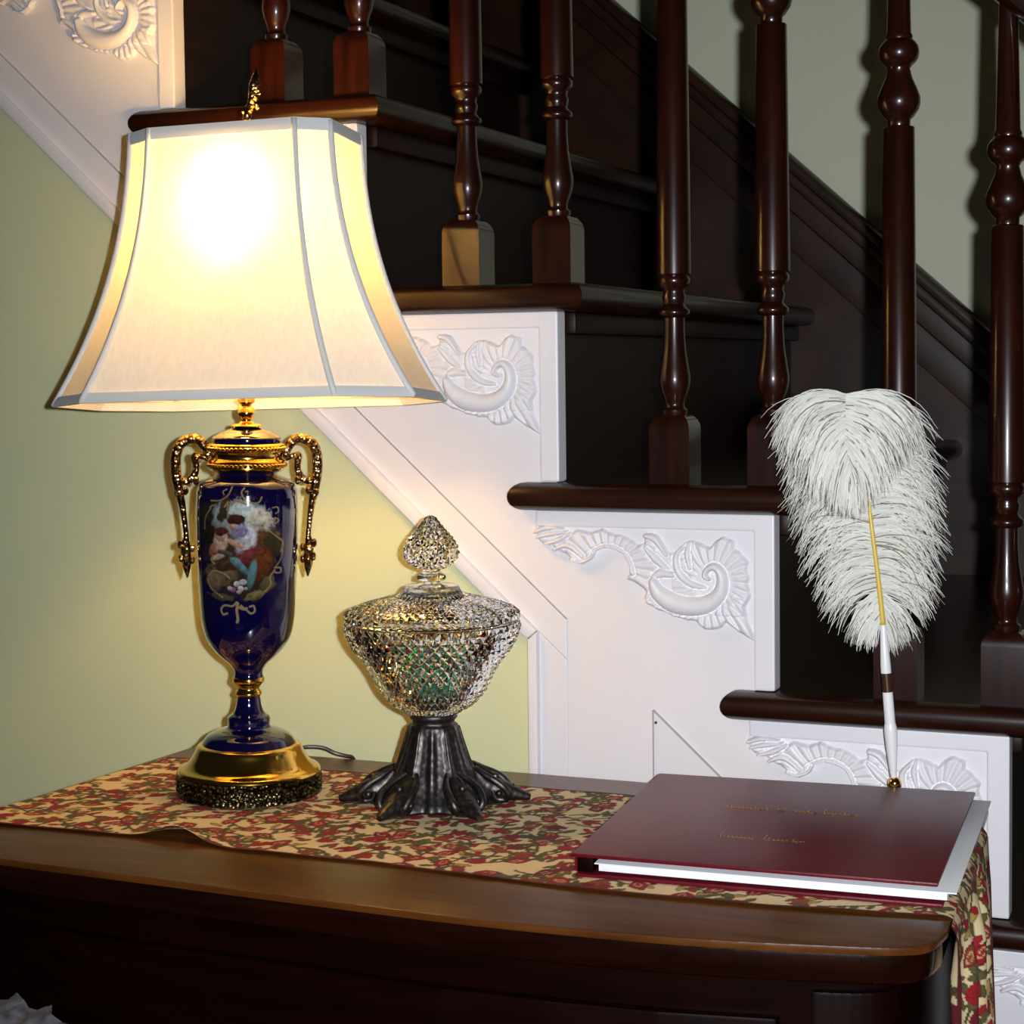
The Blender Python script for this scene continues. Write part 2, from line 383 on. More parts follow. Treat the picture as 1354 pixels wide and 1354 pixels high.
# handrail
zr = -3*H+TT+.069+.147+.2456+.205
hr = []
sec = [(-.027, .008), (-.030, .022), (-.026, .040), (-.014, .052), (0, .055), (.014, .052), (.026, .040), (.030, .022), (.027, .008), (.018, 0), (-.018, 0)]
vs = []; fs = []
for x in (-1.0, 1.4):
    for y, z in sec: vs.append((x, .0215+y, zr+z-PT*(x-(3*G-.006))))
n = len(sec)
for j in range(n): k = (j+1) % n; fs.append((j, k, n+k, n+j))
fs += [tuple(range(n))[::-1], tuple(range(n, 2*n))]
obj('handrail', vs, fs, WOODX, st)
# string on the far wall: board, inner panel step, moulded cap
cw = .2683
def rake_prism(ct, cb, y0, y1, bev=0): return MB().prism(rake(ct, cb, -1.3, 1.5), 1, y0, y1, bev)
rake_prism(cw-.03, cw-.62, W+.004, W+.026).build('wall_string', WOODST, st, smooth=False)
rake_prism(cw-.045, cw-.088, W-.004, W+.01, .002).build('wall_string_fillet', WOODST, st)
rake_prism(cw-.088, cw-.150, W-.010, W+.01, .002).build('wall_string_band', WOODST, st)
cp = rake_prism(cw, cw-.026, W-.034, W+.026, .008); cp.prism(rake(cw-.024, cw-.048, -1.3, 1.5), 1, W-.022, W+.02, .006)
cp.build('wall_string_cap', WOODST, st)
# ------------------------------------------------------------------ sideboard
TZ = -.698
front = [(-.245, -.405), (-.225, -.450), (-.18, -.472), (-.12, -.4845), (.04, -.491), (.19, -.497), (.3555, -.501), (.511, -.491), (.621, -.471), (.668, -.459), (.6885, -.443), (.696, -.405)]
back = [(.676, -.018), (-.212, -.020)]
sb = empty('sideboard', (.23, -.25, FLZ)); tag(sb, 'dark wooden bow-front sideboard standing against the white stair panelling', 'sideboard')
def inset(poly, d):
    c = np.array([.23, -.25]); out = []
    for p in poly:
        q = np.array(p)-c; s = np.sign(q)*np.minimum(np.abs(q)*.5, d); out.append(tuple(c+q-s))
    return out
_fp, _ = smooth_path([(x, y, 0) for x, y in front], 0, 6); front = [(p.x, p.y) for p in _fp]
full = front+back
MB().prism(full, 2, TZ-.0065, TZ, .0018).build('table_top', TABLE, sb, world=True, sharp=20)
MB().prism(inset(full, .005), 2, TZ-.031, TZ-.0060, .0045).build('top_moulding', TABLEM, sb, world=True)
body = inset(full, .030)
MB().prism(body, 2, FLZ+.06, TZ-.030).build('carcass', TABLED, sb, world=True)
def strip(x0, x1, z0, z1, d, name, bev=.003):
    fx = [p for p in inset(front, .030)]; xs = np.linspace(x0, x1, 9); ys = np.interp(xs, [p[0] for p in fx], [p[1] for p in fx])
    poly = [(x, y-d) for x, y in zip(xs, ys)] + [(x, y+.004) for x, y in zip(xs[::-1], ys[::-1])]
    return MB().prism(poly, 2, z0, z1, bev).build(name, TABLED, sb, world=True)
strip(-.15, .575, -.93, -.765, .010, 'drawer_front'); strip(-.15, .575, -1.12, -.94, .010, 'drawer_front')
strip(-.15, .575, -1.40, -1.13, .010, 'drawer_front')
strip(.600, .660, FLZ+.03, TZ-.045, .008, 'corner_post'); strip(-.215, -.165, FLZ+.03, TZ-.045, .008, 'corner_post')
for x, y in ((-.18, -.42), (.63, -.42), (-.17, -.06), (.62, -.06)):
    MB().lathe([(.018, 0), (.026, .03), (.028, .062)], 16, (x, y, FLZ)).build('foot', TABLED, sb, world=True)
# ------------------------------------------------------------------ printed runner
def runner():
    y0, y1 = -.392, -.086
    dS = .0013; dY = .0015
    hangL, hangR, rb = .10, .42, .009
    ny = int((y1-y0)/dY)+1; ys = np.linspace(y0, y1, ny)
    topL = .92; tot = hangL+topL+hangR; ns = int(tot/dS)+1; s = np.linspace(0, tot, ns)
    colr = np.empty((ns, ny, 3)); colr[:] = (.74, .57, .31)
    rr = np.random.default_rng(3)
    Sg, Yg = np.meshgrid(s, ys, indexing='ij')
    def stamp(cx, cy, a, b, ang, c, edge=None, pw=2):
        if max(a, b) > .002: a, b = a*MS, b*MS
        R = max(a, b)*1.15
        i0, i1 = np.searchsorted(s, (cx-R, cx+R)); j0, j1 = np.searchsorted(ys, (cy-R, cy+R))
        if i1 <= i0 or j1 <= j0: return
        X_ = Sg[i0:i1, j0:j1]-cx; Y_ = Yg[i0:i1, j0:j1]-cy
        u = (X_*math.cos(ang)+Y_*math.sin(ang))/a; v = (-X_*math.sin(ang)+Y_*math.cos(ang))/b
        d = np.abs(u)**pw+np.abs(v)**pw
        if edge is not None: colr[i0:i1, j0:j1][d < 1.25] = edge
        colr[i0:i1, j0:j1][d < .9] = c
    RED = (.31, .006, .009); RED2 = (.15, .004, .009); RUST = (.26, .05, .012); GRN = (.105, .090, .024); DGR = (.060, .052, .016); PINK = (.62, .36, .18); OCH = (.40, .26, .06)
    step = .031; MS = 1.0
    pts = []
    for i in range(int(tot/step)+1):
        for j in range(int(.32/step)+1):
            pts.append((i*step+rr.uniform(-.011, .011), y0+j*step+(i % 2)*step/2+rr.uniform(-.010, .010)))
    for cx, cy in pts:      # vines
        a = rr.uniform(0, 6.28); k = rr.uniform(-45, 45); x, y = cx, cy
        for q in range(34):
            stamp(x, y, .0017, .0017, 0, DGR if q % 9 else GRN); x += .0016*math.cos(a); y += .0016*math.sin(a); a += k*.0016
            if q in (7, 15, 21): stamp(x+.004*math.cos(a+1.3), y+.004*math.sin(a+1.3), .0062, .0026, a+rr.choice([-1, 1])*.9, GRN, DGR)
    for cx, cy in pts:      # leaves
        for q in range(3):
            a = rr.uniform(0, 6.28); dx, dy = rr.uniform(-.020, .020, 2)
            stamp(cx+dx, cy+dy, rr.uniform(.006, .0095), rr.uniform(.0028, .0040), a, GRN if rr.random() < .75 else OCH, DGR, 1.6)
    for cx, cy in pts:      # flowers and buds
        a = rr.uniform(0, 6.28); c = [RED, RED, RED2, RED, RUST][rr.integers(5)]
        if rr.random() < .5:
            stamp(cx, cy, .0108, .0070, a, c, RED2, 1.35); stamp(cx+.002*math.cos(a), cy+.002*math.sin(a), .0066, .0036, a, PINK, None, 1.4); stamp(cx+.0025*math.cos(a), cy+.0025*math.sin(a), .0052, .0023, a, c, None, 1.4)
        else:
            for d in (-.55, 0, .55): stamp(cx+.0055*math.cos(a+d*1.7), cy+.0055*math.sin(a+d*1.7), .0078, .0032, a+d, c, RED2)
        stamp(cx+rr.uniform(-.024, .024), cy+rr.uniform(-.024, .024), .0056, .0030, a+1, RED, RED2)
    bd = .0042; colr[:, (ys < y0+bd) | (ys > y1-bd)] = (.10, .006, .010)
    Xl = np.interp(ys, [-.39, -.08], [-.243, -.2085]); Xr = np.interp(ys, [-.39, -.08], [.6955, .679])
    pos = np.empty((ns, ny, 3)); zt = TZ+.0022
    for i, q in enumerate(s):
        if q < hangL:
            h = hangL-q; x = Xl-.004; z = np.full(ny, zt-.004-h); x = x - .004*np.sin(ys*60)*(h/.1)
        elif q < hangL+topL:
            u = (q-hangL)/topL; x = Xl+(Xr-Xl)*u; z = np.full(ny, zt)
            e = .006; 
            z = z - .003*max(0, 1-u/e)**2 - .003*max(0, 1-(1-u)/.012)**2
            x = x + 0
        else:
            h = q-hangL-topL; k = min(1, h/.05)
            x = Xr+.0045+.008*k*np.sin(ys*75+.8+h*4)+.003*k*np.sin(ys*170+h*9)+.014*min(1, h/.25)*(.5+.5*np.sin(ys*33+2)); z = np.full(ny, zt-.003-h)
            if h < .008: x = Xr+.0045*math.sin(h/.008*math.pi/2)
        yy = ys.copy()
        X0 = x[0]
        if hangL <= q < hangL+topL:
            fz = np.clip((-.345-ys)/.047, 0, 1)**2
            z = z + fz*(.0105*math.exp(-((X0+.005)/.028)**2)) + .0006*np.sin(X0*31+ys*20)**2
            yy = ys + np.interp(X0, [-.22, -.05, .0, .06, .2, .4, .55, .69], [.001, .006, .012, -.002, .0, -.012, -.006, .014])*np.clip((-.3-ys)/.09, 0, 1)
        pos[i, :, 0] = x; pos[i, :, 1] = yy; pos[i, :, 2] = z
    idx = np.arange(ns*ny).reshape(ns, ny)
    fs = np.stack([idx[:-1, :-1], idx[1:, :-1], idx[1:, 1:], idx[:-1, 1:]], -1).reshape(-1, 4)
    me = bpy.data.meshes.new('table_runner'); V = pos.reshape(-1, 3)
    me.vertices.add(len(V)); me.vertices.foreach_set('co', V.ravel().astype(np.float32))
    me.loops.add(fs.size); me.loops.foreach_set('vertex_index', fs.ravel().astype(np.int32))
    me.polygons.add(len(fs)); me.polygons.foreach_set('loop_start', np.arange(0, fs.size, 4, dtype=np.int32))
    me.update(); me.validate(); me.polygons.foreach_set('use_smooth', [True]*len(fs)); me.materials.append(CLOTH)
    at = me.color_attributes.new('Col', 'FLOAT_COLOR', 'POINT'); c = np.ones((len(V), 4), np.float32); c[:, :3] = colr.reshape(-1, 3); at.data.foreach_set('color', c.ravel())
    o = link('table_runner', me); return o
tag(runner(), 'cream table runner printed with red flowers and green leaves across the sideboard', 'table runner')
# ------------------------------------------------------------------ table lamp
LB = np.array([-.0345, -.1977, TZ+.0026]); LS = 1299.0
lyaw = .50
tilt = Matrix.Rotation(.0125, 3, Vector((-math.sin(.53), math.cos(.53), 0)))
lamp = empty('table_lamp', LB, tilt @ Matrix.Rotation(lyaw, 3, 'Z'))
tag(lamp, 'lit table lamp with cobalt blue gilt vase body and cream panelled shade', 'lamp')
def lp(lst): return [(hw/LS, (1049-y)/LS) for y, hw in lst]
def lath(name, lst, mat, sub=1, seg=64, par=lamp, mod=None):
    p = lp(lst); p = refine(p, sub) if sub > 1 else p
    return MB().lathe(p[::-1], seg, mod=mod).build(name, mat, par, sharp=45)
lath('base_band', [(1020, 60), (1020.5, 93), (1022, 95), (1024, 95), (1026, 93.2), (1043, 93.2), (1045, 95), (1049, 95)], FILIGREE, 1, 96)
bd = MB()
for i in range(120):       # pierced scrollwork standing proud of the band
    a = 2*math.pi*i/120
    for z, r in ((.006, .0018), (.0105, .0014), (.0145, .0018)):
        aa = a + (.026 if z == .0105 else 0)
        bd.ball((.0722*math.cos(aa), .0722*math.sin(aa), z), r, 6, 4)
bd.build('band_scrollwork', FILIGREE, lamp)
lath('base_dome', [(983.5, 58), (984, 62), (986, 66.5), (989, 69), (995, 71.5), (1002, 75.5), (1008, 79.5), (1013, 85), (1016.5, 92), (1020.5, 94)], BRASS, 3)
lath('stem', [(922, 14), (923, 15), (935, 17), (944, 20.5), (948, 26), (952, 28), (957, 27.7), (962, 28), (965, 34), (968, 44), (974, 55), (982, 61), (985, 62.5), (986, 62)], COBALT, 3)
lath('stem_collar', [(896, 18), (897, 20), (899, 21), (903, 20.5), (907, 17), (911, 14.4), (914, 15), (917, 17.2), (920, 17), (923, 14)], BRASS, 2)
BODY = [(624, 38), (630, 40), (632, 44), (634.5, 51), (638, 57.5), (644, 62.5), (653, 65.3), (675, 66.6), (700, 66.5), (720, 66), (764, 64), (802, 62), (824, 60), (840, 56.5), (851, 51.5), (862, 43.5), (871, 34.5), (877.5, 26.6), (884, 21), (891, 18.5), (897, 19.5)]
vb = lath('vase_body', BODY, COBALT, 3)
lath('vase_ring', [(588, 43), (589, 48), (591, 50), (593, 50.5), (598, 50.5), (601, 48), (603, 46.5), (607, 46), (609, 46.5), (611, 49.5), (614, 50.5), (621, 50.5), (624, 47), (627, 41)], BRASS, 1)
be = MB()
for row, zv in ((0, 595.5), (1, 617)):
    nb = 52
    for i in range(nb):
        a = 2*math.pi*i/nb; be.ball((50.3/LS*math.cos(a), 50.3/LS*math.sin(a), (1049-zv)/LS), .0023, 8, 6)
be.build('ring_beading', BRASS, lamp)
lath('vase_lid', [(566, 6), (567.5, 12), (570, 21), (574, 32), (578, 40), (581, 44.3), (583, 45), (588, 45), (589.5, 42)], COBALT, 2)
lath('socket_cap', [(523, 9), (530, 11), (535, 11.5), (538, 7), (540, 6.5), (543, 9.5), (548, 11.5), (553, 11), (557, 8), (560, 7.5), (563, 11), (564, 19), (566, 20.5), (568, 20)], BRASS, 1, 32)
lath('socket', [(372, 12), (378, 16), (430, 16), (440, 13), (480, 11), (500, 5), (528, 5)], BRASS, 1, 24)
bulb = MB().lathe(refine([(.0005, .052), (.014, .049), (.024, .037), (.028, .022), (.025, .006), (.017, -.012), (.012, -.026), (.011, -.034)][::-1], 3), 24, (-.012, 0, .580)).build('bulb', BULB, lamp)
# handles: outer loop sweeping to a leaf drop, inner curl
hL = [(430, 395, 18), (415, 335, 26), (372, 288, 30), (315, 288, 30), (268, 320, 30), (246, 385, 31), (245, 480, 30), (258, 570, 27), (276, 660, 21), (288, 740, 17), (296, 810, 15), (300, 862, 16), (296, 915, 27), (299, 980, 30), (302, 1040, 23), (304, 1085, 10), (305, 1105, 3)]
hI = [(262, 525, 20), (300, 535, 22), (345, 505, 22), (362, 445, 20), (352, 385, 20), (385, 385, 16), (432, 405, 15)]
for sx in (-1, 1):
    def hp(q): return (sx*(658-q[0])/4.513/LS, 0, (1049-(520+q[1]/4.513))/LS)
    o = MB().tube([hp(q) for q in hL], [q[2]/4.513/LS for q in hL], 12, 4).build('handle', ORNATE, lamp, sharp=180)
    MB().tube([hp(q) for q in hI], [q[2]/4.513/LS for q in hI], 10, 4).build('handle_curl', ORNATE, o, sharp=180)
    lf = MB()
    for q in ((265, 905, 9), (335, 930, 8), (270, 985, 9), (335, 1000, 8), (300, 950, 13), (300, 1010, 12), (250, 600, 9), (300, 590, 9), (360, 530, 10), (365, 400, 10), (250, 330, 8), (430, 360, 12)):
        for yy in (-1, 1):
            p = hp(q); lf.ball((p[0], yy*.004, p[2]), q[2]/4.513/LS*1.7, 8, 6, (1, .9, 1.6))
    lf.build('handle_leaves', ORNATE, o)
# painted cartouche on the vase front
def painting():
    sx, ox, oy = 6.77, 230., 620.
    xs = np.arange(175, 1075, 3.5); ys = np.arange(135, 1345, 3.5)
    Xg, Yg = np.meshgrid(xs, ys, indexing='ij')
    cobalt = np.array((.0026, .0015, .027)); C = np.empty(Xg.shape+(3,)); C[:] = cobalt
    N = np.array([[noise.noise((x*.02, y*.02, 3.1)) for y in ys] for x in xs]); N2 = np.array([[noise.noise((x*.045, y*.045, 9.1)) for y in ys] for x in xs])
    def el(cx, cy, a, b_, ang, c, jit=.25, soft=.32):
        t = math.radians(ang); u = ((Xg-cx)*math.cos(t)+(Yg-cy)*math.sin(t))/a; v = (-(Xg-cx)*math.sin(t)+(Yg-cy)*math.cos(t))/b_
        d = np.sqrt(u*u+v*v)+N*jit+N2*.16; al = np.clip((1-d)/soft+.5, 0, 1)[..., None]
        cc = np.array(c)*.55*(1+.38*N2[..., None]+.5*N[..., None])*np.clip(1.15-.5*v, .35, 1.5)[..., None]; C[:] = C*(1-al)+np.clip(cc, 0, 1)*al
    def line(pts, wd, c):
        P, _ = smooth_path([(p[0], 0, p[1]) for p in pts], 0, 6)
        for p in P:
            i0, i1 = np.searchsorted(xs, (p.x-wd-6, p.x+wd+6)); j0, j1 = np.searchsorted(ys, (p.z-wd-6, p.z+wd+6))
            d = np.hypot(Xg[i0:i1, j0:j1]-p.x, Yg[i0:i1, j0:j1]-p.z); al = np.clip((wd-d)/4+.5, 0, 1)[..., None]
            C[i0:i1, j0:j1] = C[i0:i1, j0:j1]*(1-al)+np.array(c)*al
    gold = (.20, .14, .07)
    el(600, 700, 300, 430, 0, (.055, .035, .016), .25)          # dark foliage ground
    el(330, 470, 110, 200, 10, (.02, .016, .012), .3)
    el(660, 450, 230, 170, 25, (.46, .52, .50), .25)            # pale sky
    el(770, 450, 110, 110, 0, (.55, .50, .38), .3)
    el(440, 400, 70, 120, 15, (.30, .34, .33), .4)
    el(460, 350, 45, 110, 20, (.06, .035, .02), .4)
    el(800, 700, 130, 200, 10, (.11, .045, .012), .35)          # russet bushes
    el(890, 650, 90, 130, 0, (.05, .04, .015), .4)
    el(420, 920, 150, 110, 0, (.13, .09, .045), .4); el(360, 980, 60, 80, 0, (.17, .12, .06), .4)
    el(500, 830, 160, 50, -8, (.06, .03, .015), .3)
    el(650, 620, 85, 130, 20, (.52, .52, .55), .15)             # seated figure: pale shirt
    el(600, 530, 70, 70, 0, (.26, .22, .34), .2)
    el(540, 470, 38, 46, 10, (.50, .30, .22), .1); el(565, 430, 75, 48, 0, (.05, .018, .012), .2)
    el(560, 640, 90, 26, 25, (.50, .26, .18), .15)
    el(700, 750, 140, 75, -15, (.16, .03, .03), .2)             # red coat and teal stockings
    el(780, 830, 90, 150, 15, (.13, .035, .012), .25)
    el(590, 830, 110, 32, 42, (.08, .18, .19), .12); el(700, 910, 36, 130, 12, (.09, .20, .21), .12); el(560, 795, 48, 34, 20, (.12, .24, .24), .15)
    el(430, 630, 62, 110, 12, (.52, .34, .24), .12)             # second figure: rose dress
    el(430, 570, 50, 55, 0, (.46, .25, .19), .1); el(435, 535, 62, 36, -10, (.10, .02, .015), .2)
    el(355, 700, 28, 60, 15, (.30, .10, .07), .2); el(400, 760, 70, 24, -20, (.42, .28, .20), .2); el(470, 720, 70, 20, 10, (.10, .07, .05), .2)
    for x, y, r, c in ((560, 990, 30, (.50, .45, .48)), (620, 975, 30, (.55, .55, .58)), (600, 1030, 30, (.45, .44, .40)), (530, 1040, 28, (.28, .09, .22)), (500, 1030, 22, (.40, .36, .38)), (580, 1060, 24, (.30, .24, .28)), (645, 1030, 20, (.30, .28, .26))): el(x, y, r, r*.8, 0, c, .4)
    el(740, 1090, 120, 36, -18, (.16, .13, .05), .45); el(840, 1000, 60, 80, 30, (.11, .09, .04), .5); el(420, 1110, 110, 30, 8, (.08, .06, .03), .5)
    for pts, wd in (([(350, 270), (430, 265), (500, 215), (525, 150)], 7), ([(480, 170), (450, 190), (460, 215)], 5), ([(640, 160), (615, 195), (640, 250), (690, 285)], 7), ([(650, 190), (670, 185), (668, 215)], 5),
                    ([(690, 285), (760, 285), (790, 240)], 7), ([(880, 335), (920, 330), (930, 365), (905, 385)], 6), ([(885, 450), (905, 425), (930, 445), (910, 470), (890, 465)], 6), ([(340, 330), (370, 310), (395, 325), (385, 350)], 6),
                    ([(345, 340), (300, 420), (290, 520)], 6), ([(860, 540), (930, 600), (965, 640), (950, 720)], 7), ([(965, 700), (950, 790), (900, 860)], 7), ([(900, 900), (950, 905), (950, 865), (915, 860)], 7), ([(900, 880), (860, 940), (870, 1000), (820, 1060)], 8),
                    ([(360, 750), (345, 790), (370, 820)], 8), ([(310, 930), (360, 880), (450, 900), (500, 940)], 8), ([(300, 960), (330, 1040), (430, 1110)], 8), ([(560, 1150), (520, 1185), (450, 1180), (415, 1215), (430, 1260), (470, 1250)], 9), ([(600, 1180), (650, 1220), (690, 1250), (725, 1230), (715, 1185), (680, 1190)], 9),
                    ([(570, 1160), (560, 1220), (568, 1300), (560, 1325)], 13), ([(570, 1190), (620, 1210), (650, 1205)], 12), ([(530, 300), (560, 270), (610, 280), (660, 300)], 9), ([(470, 320), (500, 280), (490, 350)], 8)):
        line(pts, wd, gold)
    vs = []; BZ = [(1049-y)/LS for y, _ in BODY][::-1]; BR = [h/LS for _, h in BODY][::-1]
    P = refine(lp(BODY), 3); BZ = [z for _, z in P][::-1]; BR = [r_ for r_, _ in P][::-1]
    for i, x in enumerate(xs):
        for j, y in enumerate(ys):
            u = (ox+x/sx-325.9)/LS; z = (1049-(oy+y/sx))/LS; R = float(np.interp(z, BZ, BR))+.00025
            a = math.asin(max(-.97, min(.97, u/.0515))); vs.append((R*math.sin(a), -R*math.cos(a), z))
    ny = len(ys); fs = [(i*ny+j, i*ny+j+1, (i+1)*ny+j+1, (i+1)*ny+j) for i in range(len(xs)-1) for j in range(ny-1)]
    o = obj('painted_cartouche', vs, fs, PAINT, vb, sharp=180, colors=C.reshape(-1, 3)); o['label'] = 'painted pastoral scene with two seated figures in gilt scrollwork'
painting()
# shade: eight bell-curved panels, braid on seams and rims
SP = dict(c=(-.0441, -.1679, -.3016), H=.2754, yaw=.1015, tx=-.071, ty=-.0203, b=(.1956, .0991, .0613, .0518), t=(.109, .0592, .0305, .019))
SM = Matrix.Rotation(SP['yaw'], 3, 'Z') @ Matrix.Rotation(SP['tx'], 3, 'X') @ Matrix.Rotation(SP['ty'], 3, 'Y')
def shade_ring(t, grow=0):           # t = 0 at the top, 1 at the bottom
    wgt = .12*t+.88*max(t, 0)**2.25; q = [a+(b_-a)*wgt for a, b_ in zip(SP['t'], SP['b'])]; Wd, D, c, e = q; Wd += grow; D += grow
    z = SP['H']*(1-t)
    return [Vector(SP['c'])+SM @ Vector(p) for p in ((-Wd+c, -D, z), (Wd-c, -D, z), (Wd, -D+e, z), (Wd, D-e, z), (Wd-c, D, z), (-Wd+c, D, z), (-Wd, D-e, z), (-Wd, -D+e, z))]
NT = 22
rings = [shade_ring(i/NT) for i in range(NT+1)]
for j in range(8):
    k = (j+1) % 8; vs = []; fs = []; ncol = 9
    for i in range(NT+1):
        t = i/NT
        for q in range(ncol):
            s_ = q/(ncol-1); p = rings[i][j].lerp(rings[i][k], s_)
            e = rings[i][k]-rings[i][j]; nrm = e.cross(Vector((0, 0, 1))).normalized()
            vs.append(p - nrm*(.05*e.length*.35*math.sin(math.pi*t)*math.sin(math.pi*s_)))
    for i in range(NT):
        for q in range(ncol-1): fs.append((i*ncol+q, (i+1)*ncol+q, (i+1)*ncol+q+1, i*ncol+q+1))
    o = obj('shade_panel', vs, fs, SHADE, lamp, sharp=180, world=True)
    MB().tube([shade_ring(i/NT, .0006)[j] for i in range(NT+1)], .0032, 8, 1).build('shade_seam', TRIM, lamp, sharp=180, world=True)
def rim(t0, t1, name, th=.0022):
    vs = []; fs = []
    for t in (t0, (t0+t1)/2, t1):
        vs += shade_ring(t, th if t == (t0+t1)/2 else th*.7)
    for t in (t1, t0): vs += shade_ring(t, -th)
    for i in range(4):
        for j in range(8): k = (j+1) % 8; fs.append((i*8+j, i*8+8+j, i*8+8+k, i*8+k))
    for j in range(8): k = (j+1) % 8; fs.append((32+j, j, k, 32+k))
    obj(name, vs, fs, TRIM, lamp, sharp=25, world=True)
rim(-.004, .040, 'shade_top_braid'); rim(.967, 1.004, 'shade_bottom_braid')
# harp and finial
LD = float((LB-CAM) @ _fw)
def lpt(u, v): return at_depth(u, v, LD)
topc = Vector(SP['c'])+SM @ Vector((0, 0, SP['H']))
ctop = Vector(lpt(327, 168)); rgt = Vector(R2)
lo_ = Vector(lpt(321, 440))
for sx in (-1, 1):
    MB().tube([lo_+rgt*sx*.014, lo_+rgt*sx*.034+Vector((0, 0, .03)), lo_+rgt*sx*.048+Vector((0, 0, .09)), ctop+rgt*sx*.040-Vector((0, 0, .055)), ctop+rgt*sx*.018-Vector((0, 0, .012)), ctop], .0016, 8, 4).build('harp', BRASS, lamp, world=True)
sp = MB()
for j in (0, 1, 4, 5): sp.tube([ctop, shade_ring(.02)[j]], .0014, 6, 1)
sp.build('shade_spider', BRASS, lamp, world=True)
fin = MB().tube([lpt(326, 170), lpt(326.5, 156), lpt(328, 148), lpt(331, 141), lpt(334, 132), lpt(336, 122), lpt(337, 112), lpt(338, 102), lpt(339, 90)], [.003, .0045, .004, .0038, .005, .006, .0062, .0042, .0006], 10, 3)
for u, v, r in ((323, 147, 3.6), (327, 143, 3.4), (331, 146, 3.4), (330, 132, 3.4), (340, 140, 3.6), (337, 131, 3.2), (332, 120, 3.2), (343, 122, 2.6), (333, 112, 2.6), (342, 112, 2.4)): fin.ball(lpt(u, v), r/LS, 8, 6, (1, 1, 1.5))
fin.build('finial', ORNATE, lamp, world=True)
MB().tube([(-.045, -.14, TZ+.009), (-.070, -.095, TZ+.007), (-.074, -.060, TZ+.009), (-.060, -.038, TZ+.013), (-.042, -.028, TZ+.012), (-.028, -.024, TZ+.006), (-.018, -.018, TZ+.0024), (-.012, -.012, TZ-.0015), (-.010, -.007, TZ-.020), (-.010, -.006, TZ-.06), (-.010, -.006, TZ-.40)], .0023, 8, 5).build('power_cord', CORDM, lamp, world=True)
# ------------------------------------------------------------------ cut glass dish on metal foot
DB = np.array([.1639, -.1783, TZ+.0026]); DS = 1336.0
dish = empty('candy_dish', DB); tag(dish, 'lidded cut glass candy dish on a dark cast metal foot', 'candy dish')
def dv(v): return (1064-v)/DS
def lattice(prof, N, rows, amp, inner, cap_top=False, cap_bot=False):
    """diamond-cut shell along prof [(v, hw)]; inner is a plain profile bridged to both rims (top first)"""
    P = np.array([(h/DS, dv(v)) for v, h in prof]); L = np.r_[0, np.cumsum(np.hypot(*np.diff(P, axis=0).T))]; L /= L[-1]
    def pt(s, a, off=0):
        r = np.interp(s, L, P[:, 0]); z = np.interp(s, L, P[:, 1])
        r2, z2 = np.interp(min(1, s+.02), L, P[:, 0]), np.interp(min(1, s+.02), L, P[:, 1]); r1, z1 = np.interp(max(0, s-.02), L, P[:, 0]), np.interp(max(0, s-.02), L, P[:, 1])
        t = np.array([r2-r1, z2-z1]); t /= np.linalg.norm(t)+1e-9; nn = np.array([-t[1], t[0]])
        if nn[0]*1.0+nn[1]*.001 < 0 and abs(nn[0]) > .05: nn = -nn
        r += nn[0]*off; z += nn[1]*off
        return (r*math.cos(a), r*math.sin(a), z)
    da = 2*math.pi/N; vs = []; fs = []
    for i in range(rows):
        for j in range(N): vs.append(pt(i/(rows-1), (j+.5*(i % 2))*da))
    idx = lambda i, j: i*N + j % N
    for i in range(rows-2):
        for j in range(N):
            l = idx(i+1, j-1 if i % 2 == 0 else j); r_ = idx(i+1, j if i % 2 == 0 else j+1); a, b_ = idx(i, j), idx(i+2, j)
            c = len(vs); s_ = (i+1)/(rows-1); w_ = np.interp(s_, L, P[:, 0])/P[:, 0].max(); vs.append(pt(s_, (j+.5*(i % 2))*da, amp*(.35+.65*w_)))
            fs += [(a, r_, c), (r_, b_, c), (b_, l, c), (l, a, c)]
    for j in range(N): fs.append((idx(0, j), idx(0, j+1), idx(1, j)))
    i = rows-1
    for j in range(N):
        fs.append((idx(i, j), idx(i-1, j if i % 2 == 0 else j+1), idx(i, j+1)))
    prev = [idx(0, j) for j in range(N)]
    if inner:
        for h, v in [(h, v) for v, h in inner]:
            ring = []
            for j in range(N): ring.append(len(vs)); vs.append((h/DS*math.cos(j*da), h/DS*math.sin(j*da), dv(v)))
            for j in range(N): k = (j+1) % N; fs.append((prev[j], ring[j], ring[k], prev[k]))
            prev = ring
    fs.append(tuple(prev)); last = [idx(rows-1, j) for j in range(N)]; fs.append(tuple(last))
    return vs, fs
def fix(o):
    bm = bmesh.new(); bm.from_mesh(o.data); bmesh.ops.recalc_face_normals(bm, faces=bm.faces[:]); bm.to_mesh(o.data); bm.free(); return o
bowlp = [(823, 115), (830, 113.5), (840, 111), (848, 107.5), (856, 103), (863, 98), (873, 90), (885, 82), (895, 76.5), (906, 72), (916, 66.5), (926, 58), (935, 47), (941, 36), (945, 29)]
o = fix(obj('bowl', *lattice(bowlp, 48, 19, .0034, [(822, 112), (824, 106), (840, 103), (856, 94), (873, 82), (895, 68), (912, 60), (924, 48), (931, 30), (933, 8)]), GLASS, dish, smooth=False))
lidp = [(819, 116), (815, 116.5), (809, 110), (802, 92), (796, 70), (791, 52), (787, 42)]
o = fix(obj('lid', *lattice(lidp, 48, 13, .0016, [(821, 114), (821, 106), (813, 101), (806, 84), (800, 64), (795, 44), (792, 20), (792, 6)]), GLASS, dish, smooth=False))
MB().lathe([(h/DS, dv(v)) for v, h in [(789, 41.5), (786, 41), (782, 38), (778, 36.5), (776, 33), (774, 16), (773, 11), (771, 11.5), (769, 18), (766, 19.5), (763, 18.5), (760, 13), (757, 11.5), (754, 13)]], 24).build('lid_knop', GLASS, o, smooth=False)
